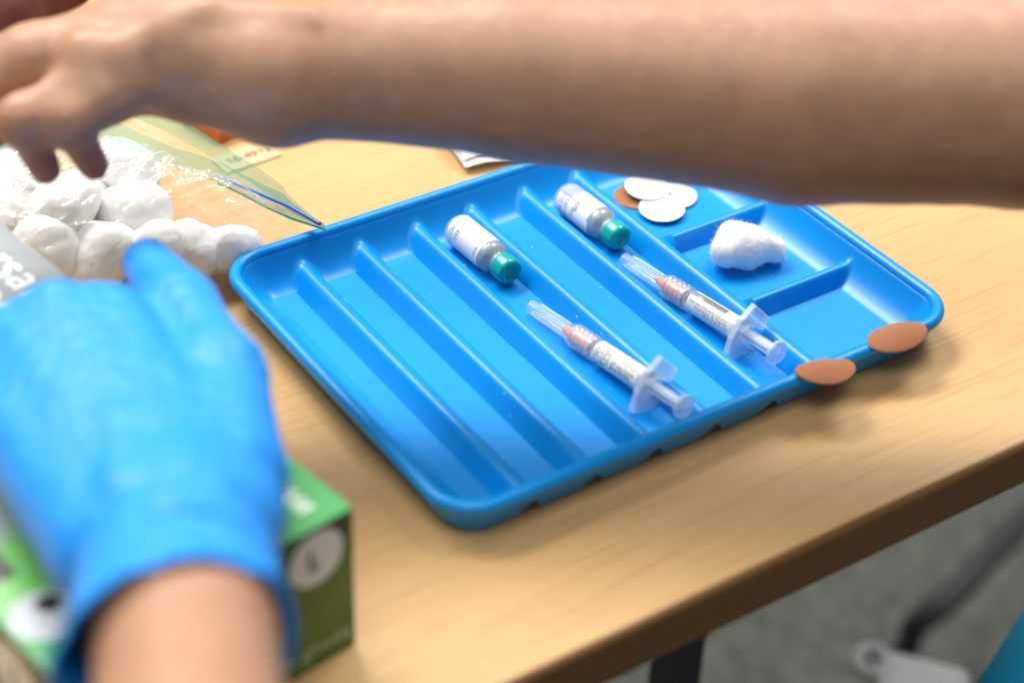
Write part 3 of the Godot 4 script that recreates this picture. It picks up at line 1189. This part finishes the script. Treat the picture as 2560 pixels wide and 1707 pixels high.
func make_cotton_bag():
	# cotton balls in the bag: one shape of three lumps each, copied and turned
	var spots := [[Vector3(-126, 16, -117), 0.82], [Vector3(-141, 17, -124), 0.9], [Vector3(-160, 19, -126), 1.0], [Vector3(-158, 24, -154), 1.15], [Vector3(-183, 20, -138), 1.1], [Vector3(-190, 36, -163), 1.1], [Vector3(-150, 34, -180), 1.0], [Vector3(-178, 19, -178), 1.1], [Vector3(-207, 20, -196), 1.1], [Vector3(-196, 40, -204), 1.1], [Vector3(-222, 36, -186), 1.05], [Vector3(-150, 18, -205), 1.0], [Vector3(-205, 24, -150), 1.05]]
	var names := ["rightmost cotton ball in the bag, nearest the tray corner", "cotton ball behind the blue thumb, second from the tray", "cotton ball in the bag just above the gloved finger", "large rounded cotton ball in the middle of the bag", "cotton ball in the bag beside the silver box edge", "cotton ball below the bare fingertips", "cotton ball at the bag's upper edge under the zip", "cotton ball buried in the middle of the bag", "cotton ball at the far left of the bag", "topmost cotton ball behind the bare fingers", "cotton ball at the left frame edge beside the fingers", "cotton ball at the back of the bag below the zip", "cotton ball against the silver box corner"]
	var src := cotton_mesh([[Vector3(-5, 0, 0), 13.0], [Vector3(6, 2, 4), 11.5], [Vector3(2, -2, -6), 11.5], [Vector3(-1, 5, 2), 10.0]], 1.6, 14)
	var fm: StandardMaterial3D = mats.cotton.duplicate()
	fm.heightmap_enabled = false
	var first: Node3D = null
	for k in spots.size():
		var o: Node3D
		if first == null:
			first = thing("cotton_ball", names[k], "cotton ball", Vector3.ZERO, 0.0, "cotton balls in the bag")
			part(src, "cotton_body", mats.cotton, first)
			var fz := part(fibres(src, 600, 4.5, 15, -100.0), "fibres", fm, first)
			fz.set_meta("kind", "stuff")
			o = first
		else:
			o = first.duplicate()
			o.name = numbered("cotton_ball")
			add_child(o)
			o.set_meta("label", names[k])
		o.basis = Basis.from_euler(Vector3(k * 1.3, k * 2.1, k * 0.7)).scaled(Vector3.ONE * float(spots[k][1]))
		o.position = spots[k][0] * MM
	# the film
	var o := thing("plastic_bag", "clear zip bag of cotton balls with a green-tinted zip edge", "bag")
	var lip_f := [Vector3(-95, 26, -113), Vector3(-103, 30, -121), Vector3(-118, 38, -139), Vector3(-140, 46, -160), Vector3(-158, 54, -182), Vector3(-176, 55, -190), Vector3(-215, 52, -200), Vector3(-260, 48, -215)]
	var lip_b := [Vector3(-94, 27, -115), Vector3(-99, 33, -122), Vector3(-113, 43, -147), Vector3(-128, 51, -174), Vector3(-140, 56, -190), Vector3(-152, 57, -200), Vector3(-205, 55, -225), Vector3(-260, 50, -235)]
	var bot := [Vector3(-101, 16, -124), Vector3(-103, 9, -131), Vector3(-112, 4, -120), Vector3(-124, 2.5, -110), Vector3(-143, 2, -106), Vector3(-166, 2, -108), Vector3(-190, 2, -112), Vector3(-214, 2, -116)]
	var ns := FastNoiseLite.new()
	ns.seed = 17
	ns.frequency = 0.035
	ns.fractal_octaves = 3
	ns.fractal_type = FastNoiseLite.FRACTAL_RIDGED
	var b := MB.new()
	var rows := []
	var nu := 150
	var nv := 110
	for i in nv + 1:
		var v := float(i) / nv
		var row := PackedVector3Array()
		for j in nu + 1:
			var u := float(j) / nu
			var p := spline(lip_f, u).lerp(spline(bot, u), v)
			var bulge := sin(PI * v) * (6.0 + 24.0 * smoothstep(0.05, 0.45, u))
			p += Vector3(0.25, 0.75, 0.45) * bulge
			var w := ns.get_noise_2d(p.x + p.z * 0.4, p.z - p.y)
			p += Vector3(0.2, 0.8, 0.3) * w * (2.0 + 3.5 * (1.0 - v)) * minf(1.0, v * 6.0 + 0.25)
			p += Vector3(0.3, 0.8, 0.4) * (ns.get_noise_2d(p.x * 3.6 + 50.0, p.z * 3.6 + p.y * 2.0) * 1.1 * smoothstep(0.75, 0.1, v) * minf(1.0, v * 8.0))
			row.append(p)
		rows.append(row)
	b.grid(rows, false, false)
	part(b, "front_film", mats.film, o)
	var k := MB.new()
	rows = []
	for i in 51:
		var v := i / 50.0
		var row := PackedVector3Array()
		for j in nu + 1:
			var u := float(j) / nu
			var base := spline(lip_b, u)
			base.y = 1.5
			base.z += 8 - 10.0 * u
			var p := spline(lip_b, u).lerp(base, v)
			p += Vector3(0.5, 0.2, -0.5) * sin(PI * v) * 8.0
			p += Vector3(0.4, 0.3, -0.5) * ns.get_noise_2d(p.x * 1.2, p.y * 2.0) * 2.2
			row.append(p)
		rows.append(row)
	k.grid(rows, false, true)
	part(k, "back_film", mats.film, o)
	# zip edges: tinted bands that meet at the loose corner on the tray rim
	var tip := Vector3(-83, 22.5, -101)
	for e in [[lip_f, "zip_band", 0.0], [lip_b, "zip_band", 6.0]]:
		var z := MB.new()
		rows = []
		for i in 7:
			var v := i / 6.0
			var row := PackedVector3Array()
			for j in 121:
				var u := j / 120.0
				var p: Vector3 = spline(e[0], maxf(0.0, (u - 0.16) / 0.84))
				if u < 0.16:
					p = tip.lerp(e[0][0], u / 0.16)
				var wide := 2.5 + 9.0 * smoothstep(0.0, 0.22, u)
				p += Vector3(0.15, 0.75, -0.55) * (v * wide - 0.4) + Vector3(0, ns.get_noise_2d(u * 160.0, e[2] * 9.0) * 1.2 * u, 0)
				row.append(p)
			rows.append(row)
		z.grid(rows, false, e[2] > 0.0)
		part(z, e[1], mats.green_film, o)
	var tr := MB.new()
	var pts := []
	var rad := []
	for j in 40:
		var u := j / 39.0
		pts.append((tip + Vector3(-2.5, 2.2, -1.5)).lerp(lip_f[1] + Vector3(2, 4.5, -3), u) if u < 0.6 else (tip + Vector3(-2.5, 2.2, -1.5)).lerp(lip_f[1] + Vector3(2, 4.5, -3), 0.6).lerp(spline(lip_f, 0.3) + Vector3(0, 3, -2), (u - 0.6) / 0.4))
		rad.append(0.75)
	tr.tube(pts, rad, 8)
	part(tr, "zip_track", mat(Color(0.08, 0.42, 0.85), 0.3), o)
	var end := MB.new()
	end.tube([tip + Vector3(-1.4, 2.4, -1.2), tip + Vector3(-3.4, 2.6, -2.0)], [0.9, 0.9], 8)
	part(end, "zip_end", mat(Color(0.62, 0.1, 0.55), 0.35), o)
	var gt := MB.new()
	pts = []
	rad = []
	for j in 40:
		var u := j / 39.0
		pts.append(tip.lerp(lip_f[0], u / 0.5) + Vector3(0, -0.6, 0.6) if u < 0.5 else spline(lip_f, (u - 0.5) * 0.6) + Vector3(0, -0.6, 0.6))
		rad.append(0.6 if u < 0.6 else 0.45)
	gt.tube(pts, rad, 8)
	part(gt, "zip_track", mat(Color(0.25, 0.75, 0.55), 0.3), o)

# ---------------------------------------------------------------- papers behind the tray
func make_papers():
	# crumpled white sachet with a folded flap
	var o := thing("paper_sachet", "crumpled white paper sachet with grey print behind the tray", "paper")
	var a := MB.new()
	var rows := []
	for i in 13:
		var v := i / 12.0
		var row := PackedVector3Array()
		for j in 13:
			var u := j / 12.0
			var p := Vector3(21, 3, -138).lerp(Vector3(78, 3, -128), u).lerp(Vector3(30, 3, -185).lerp(Vector3(92, 3, -178), u), v)
			p.y += 2.5 * sin(u * 4.0 + v * 2.0) * v + 1.0 * sin(u * 9.0) + 1.2
			row.append(p)
		rows.append(row)
	a.grid(rows, false, true)
	part(a, "sheet", mats.paper, o)
	var img := new_image(256, 256, Color(0.86, 0.86, 0.84))
	img.fill_rect(Rect2i(120, 120, 136, 60), Color(0.45, 0.5, 0.52))
	img.fill_rect(Rect2i(40, 190, 200, 50), Color(0.75, 0.74, 0.68))
	print_text(img, "Sterile", Vector2(120, 80), 44, Color(0.2, 0.25, 0.3), 0.0, true)
	var b := MB.new()
	rows = []
	for i in 9:
		var v := i / 8.0
		var row := PackedVector3Array()
		for j in 9:
			var u := j / 8.0
			var p := Vector3(22.5, 6, -142).lerp(Vector3(62, 6, -140), u).lerp(Vector3(27, 9, -172).lerp(Vector3(84, 9, -172), u), v)
			p.y += 3.0 * sin(v * PI) + 1.2 * sin(u * 5.0 + v * 3.0)
			row.append(p)
		rows.append(row)
	b.grid(rows, false, true)
	part(b, "flap", printed(img, 0.7), o)
	# card with a number on an orange packet
	var c := thing("orange_packet", "orange packet lying behind the zip bag", "packet", Vector3(-66, 0, -247), 0.25)
	var bx := MB.new()
	bx.box(Vector3(0, 4.5, 0), Vector3(30, 9, 30))
	part(bx, "packet_body", mat(Color(0.72, 0.36, 0.08), 0.45), c)
	var card := new_image(256, 128, Color(0.80, 0.70, 0.55))
	print_text(card, "16-4912", Vector2(140, 60), 40, Color(0.25, 0.2, 0.1), 0.0, true)
	var d := MB.new()
	d.quad(Vector3(-19, 1.4, -10), Vector3(15, 1.4, -9), Vector3(15, 0.9, 7), Vector3(-19, 0.9, 7))
	var k := top(d, "number_card", printed(card, 0.6), "small beige card printed with a number, beside the bag", "card")
	k.position = Vector3(-68, 0, -209) * MM
	k.rotation.y = 0.06

func round_rect(hx: float, hy: float, rr: float) -> PackedVector2Array:
	var poly := PackedVector2Array()
	for c in 4:
		var q := Vector2([1, -1, -1, 1][c] * (hx - rr), [1, 1, -1, -1][c] * (hy - rr))
		for i in 6:
			var a := PI / 2 * c + PI / 2 * i / 5
			poly.append(q + Vector2(cos(a), sin(a)) * rr)
	return poly

# ---------------------------------------------------------------- below the table
func make_floor_things():
	var c := thing("storage_case", "translucent grey plastic case with a loop handle below the table", "case", Vector3(331, -440, -18), deg_to_rad(-52.0))
	var fr: StandardMaterial3D = mats.frost.duplicate()
	fr.albedo_color = Color(0.62, 0.64, 0.65, 0.75)
	# x runs along the back edge of the lid away from the handle, z towards the viewer
	var b := MB.new()
	b.prism(round_rect(30, 60, 9), 0, 16, 2.5, Transform3D(Basis(Vector3(1, 0, 0), -PI / 2), Vector3(0, 0, 60)))
	part(b, "case_body", fr, c)
	var ld := MB.new()
	ld.prism(round_rect(23, 52, 7), 16.3, 18.5, 0.9, Transform3D(Basis(Vector3(1, 0, 0), -PI / 2), Vector3(0, 0, 60)))
	part(ld, "lid_panel", fr, c)
	var h := MB.new()
	var pts := []
	var rad := []
	for i in 25:
		var a := TAU * i / 24
		pts.append(Vector3(-37 + cos(a) * 10, 11, 12 + sin(a) * 13))
		rad.append(4.2)
	h.tube(pts, rad, 10)
	part(h, "handle_loop", fr, c)
	var s := MB.new()
	pts = []
	rad = []
	for p in [Vector3(746, -600, -222), Vector3(661, -600, -208), Vector3(600, -601, -191), Vector3(541, -606, -175), Vector3(522, -640, -190), Vector3(515, -746, -196)]:
		pts.append(p)
		rad.append(12.0)
	s.tube(pts, rad, 12, Transform3D.IDENTITY, 0.6)
	top(s, "strap", mat(Color(0.1, 0.09, 0.12), 0.7), "dark strap hanging towards the floor at the right", "strap")
	var bag := MB.new()
	blob(bag, [[Vector3(196, -230, 182), 50.0, Vector3(260, -240, 165), 62.0]], 6.0, 10.0)
	top(bag, "fabric_bag", mat(Color(0.0, 0.62, 0.82), 0.8), "rounded turquoise fabric bag at the lower right corner", "bag")

# ---------------------------------------------------------------- people
func bone(a: Vector3, ra: float, b: Vector3, rb: float) -> Array:
	return [a, ra, b, rb]

func chain(out: Array, pts: Array):
	for i in pts.size() - 1:
		out.append([pts[i][0], float(pts[i][1]), pts[i + 1][0], float(pts[i + 1][1])])

func make_bare_arm():
	var b := MB.new()
	var bones := []
	chain(bones, [[Vector3(215, 172, 220), 51.3], [Vector3(161, 162, 173), 50.3], [Vector3(114, 155, 136), 45.5], [Vector3(39, 152, 85), 44.3], [Vector3(-50, 151, 11), 35.3], [Vector3(-107, 150, -32), 29.4]])
	chain(bones, [[Vector3(-107, 150, -32), 28.5], [Vector3(-137, 151, -37), 27.9], [Vector3(-162, 154, -69), 27.3], [Vector3(-183, 155, -87), 19.6]])
	chain(bones, [[Vector3(-183, 155, -87), 18.7], [Vector3(-216, 151, -99), 14.6], [Vector3(-241, 147, -111), 10.6]])
	chain(bones, [[Vector3(-191, 152, -60), 10.7], [Vector3(-219, 142, -61), 8.4], [Vector3(-210, 118, -62), 6.6]])
	chain(bones, [[Vector3(-206, 153, -69), 10.6], [Vector3(-235, 142, -71), 8.4], [Vector3(-227, 116, -72), 6.6]])
	chain(bones, [[Vector3(-216, 151, -99), 10.6], [Vector3(-242, 144, -98), 8.4], [Vector3(-239, 126, -94), 7.1]])
	chain(bones, [[Vector3(-134, 145, -33), 18.0], [Vector3(-157, 145, -48), 12.5], [Vector3(-176, 143, -71), 10.2], [Vector3(-194, 136, -78), 8.9], [Vector3(-210, 126, -81), 7.5]])
	for q in [[Vector3(-219, 142, -61), 9.4], [Vector3(-235, 142, -71), 9.4], [Vector3(-242, 144, -98), 9.0], [Vector3(-190, 161, -66), 11.1], [Vector3(-203, 161, -76), 10.6]]:
		bones.append([q[0], q[1], q[0] + Vector3(0.1, 0, 0), q[1]])
	# tendons and veins that stand out under the skin
	chain(bones, [[Vector3(-121, 172, -57), 7.2], [Vector3(-155, 173, -76), 6.3], [Vector3(-186, 169, -81), 4.4]])
	chain(bones, [[Vector3(-126, 175, -31), 7.2], [Vector3(-157, 176, -55), 6.3], [Vector3(-190, 164, -66), 4.4]])
	blob(b, bones, 3.0, 6.5, 0.7, 0.015)
	# ruddy fingers, redder to the tips; the darker tone paints in shade under the hand
	for p in b.v:
		var t := smoothstep(160.0, 122.0, p.y) * smoothstep(-150.0, -195.0, p.x)
		b.col.append(Color.WHITE.lerp(Color(0.72, 0.42, 0.42), t))
	top(b, "person", mats.arm_skin, "person's bare forearm reaching over the tray, fingers above the bag of cotton", "person")
	var h := MB.new()
	bones = []
	chain(bones, [[Vector3(-84, 40, -385), 15], [Vector3(-104, 40, -374), 20], [Vector3(-134, 42, -356), 22], [Vector3(-160, 46, -335), 30], [Vector3(-215, 60, -320), 38]])
	blob(h, bones, 4.0, 6.0, 3.0, 0.03)
	top(h, "rounded_form", mat(Color(0.36, 0.15, 0.13), 0.85), "second hand in shade, painted dark maroon, top left behind the bare hand", "rounded_form")  # a hand in shadow, its darkness put into the maroon colour

func make_gloved_hand():
	var o := thing("person", "gloved left hand with bare wrist resting over the green box", "person")
	var s := MB.new()
	var arm := []
	chain(arm, [[Vector3(-265, 106, 120), 20], [Vector3(-281, 112, 165), 25], [Vector3(-296, 119, 200), 26.5], [Vector3(-330, 134, 280), 29], [Vector3(-380, 155, 390), 42]])
	blob(s, arm, 3.5, 8.0)
	part(s, "body", mats.skin, o)
	var g := MB.new()
	var b := []
	# back of the hand: wrist to the four knuckles
	var knuck := [[Vector3(-244, 104, 25), 13.5], [Vector3(-259, 104, 15), 14.0], [Vector3(-274, 100, 13), 13.0], [Vector3(-291, 93, 13), 12.0]]
	var wrist := [Vector3(-259, 106, 146), Vector3(-270, 110, 149), Vector3(-282, 110, 146), Vector3(-293, 106, 142)]
	for i in 4:
		b.append(bone(wrist[i], 23.0, knuck[i][0], knuck[i][1] + 3.5))
	# folds where the glove bunches up behind the thumb and over the wrist
	for q in [[Vector3(-268, 130, 140), Vector3(-246, 118, 118)], [Vector3(-276, 134, 152), Vector3(-250, 122, 140)], [Vector3(-290, 131, 140), Vector3(-272, 126, 100)], [Vector3(-262, 131, 158), Vector3(-283, 140, 164)], [Vector3(-240, 115, 100), Vector3(-252, 121, 76)]]:
		b.append(bone(q[0], 3.2, q[1], 2.4))
	b.append(bone(Vector3(-287, 114, 181), 30.0, Vector3(-272, 108, 140), 27.0))
	# the thumb, raised along the right side and pointing away
	chain(b, [[Vector3(-245, 100, 121), 23.0], [Vector3(-221, 101, 71), 17.5], [Vector3(-213, 100, 23), 14.0], [Vector3(-208, 94, -19), 10.5]])
	b.append(bone(Vector3(-258, 102, 105), 18.0, Vector3(-234, 92, 66), 8.0))
	# curled fingers
	for i in 4:
		var q: Vector3 = knuck[i][0]
		chain(b, [[q, knuck[i][1]], [q + Vector3(3, -7, -18 + i * 3), 12.0], [q + Vector3(6, -21, -23 + i * 3), 10.5]])
	blob(g, b, 2.8, 5.5, 1.0, 0.03, [Vector3(-289, 115, 176), Vector3(-0.43, 0.18, 0.89).normalized()])
	# the cuff: a creased tube flaring to a beaded edge
	var ax := Vector3(-0.43, 0.18, 0.89).normalized()
	var sd := Vector3.UP.cross(ax).normalized()
	var up := ax.cross(sd)
	var ns := FastNoiseLite.new()
	ns.seed = 9
	ns.frequency = 0.9
	var rows := []
	for i in 34:
		var t := i / 33.0
		var c := Vector3(-282, 112, 165) + ax * (t * 45.0)
		var row := PackedVector3Array()
		for j in 96:
			var a := TAU * j / 96
			var r := 28.5 + 0.6 * t + 1.6 * t * t
			r += 1.3 * ns.get_noise_3d(cos(a) * 2.2, sin(a) * 2.2, t * 2.0) * (0.6 + t)
			var rx := r * 1.12
			var ry := r * 0.98
			if i > 31:
				rx += 0.9
				ry += 0.9
			var tilt := -cos(a) * 9.0 * t
			row.append(c + sd * cos(a) * rx + up * sin(a) * ry + ax * tilt)
		rows.append(row)
	g.grid(rows, true, true)
	part(g, "glove", mats.nitrile, o)
	var bead := MB.new()
	var ring := []
	var rad := []
	for j in 97:
		ring.append(rows[33][j % 96])
		rad.append(1.1)
	bead.tube(ring, rad, 8)
	part(bead, "glove_cuff", mats.nitrile, o)
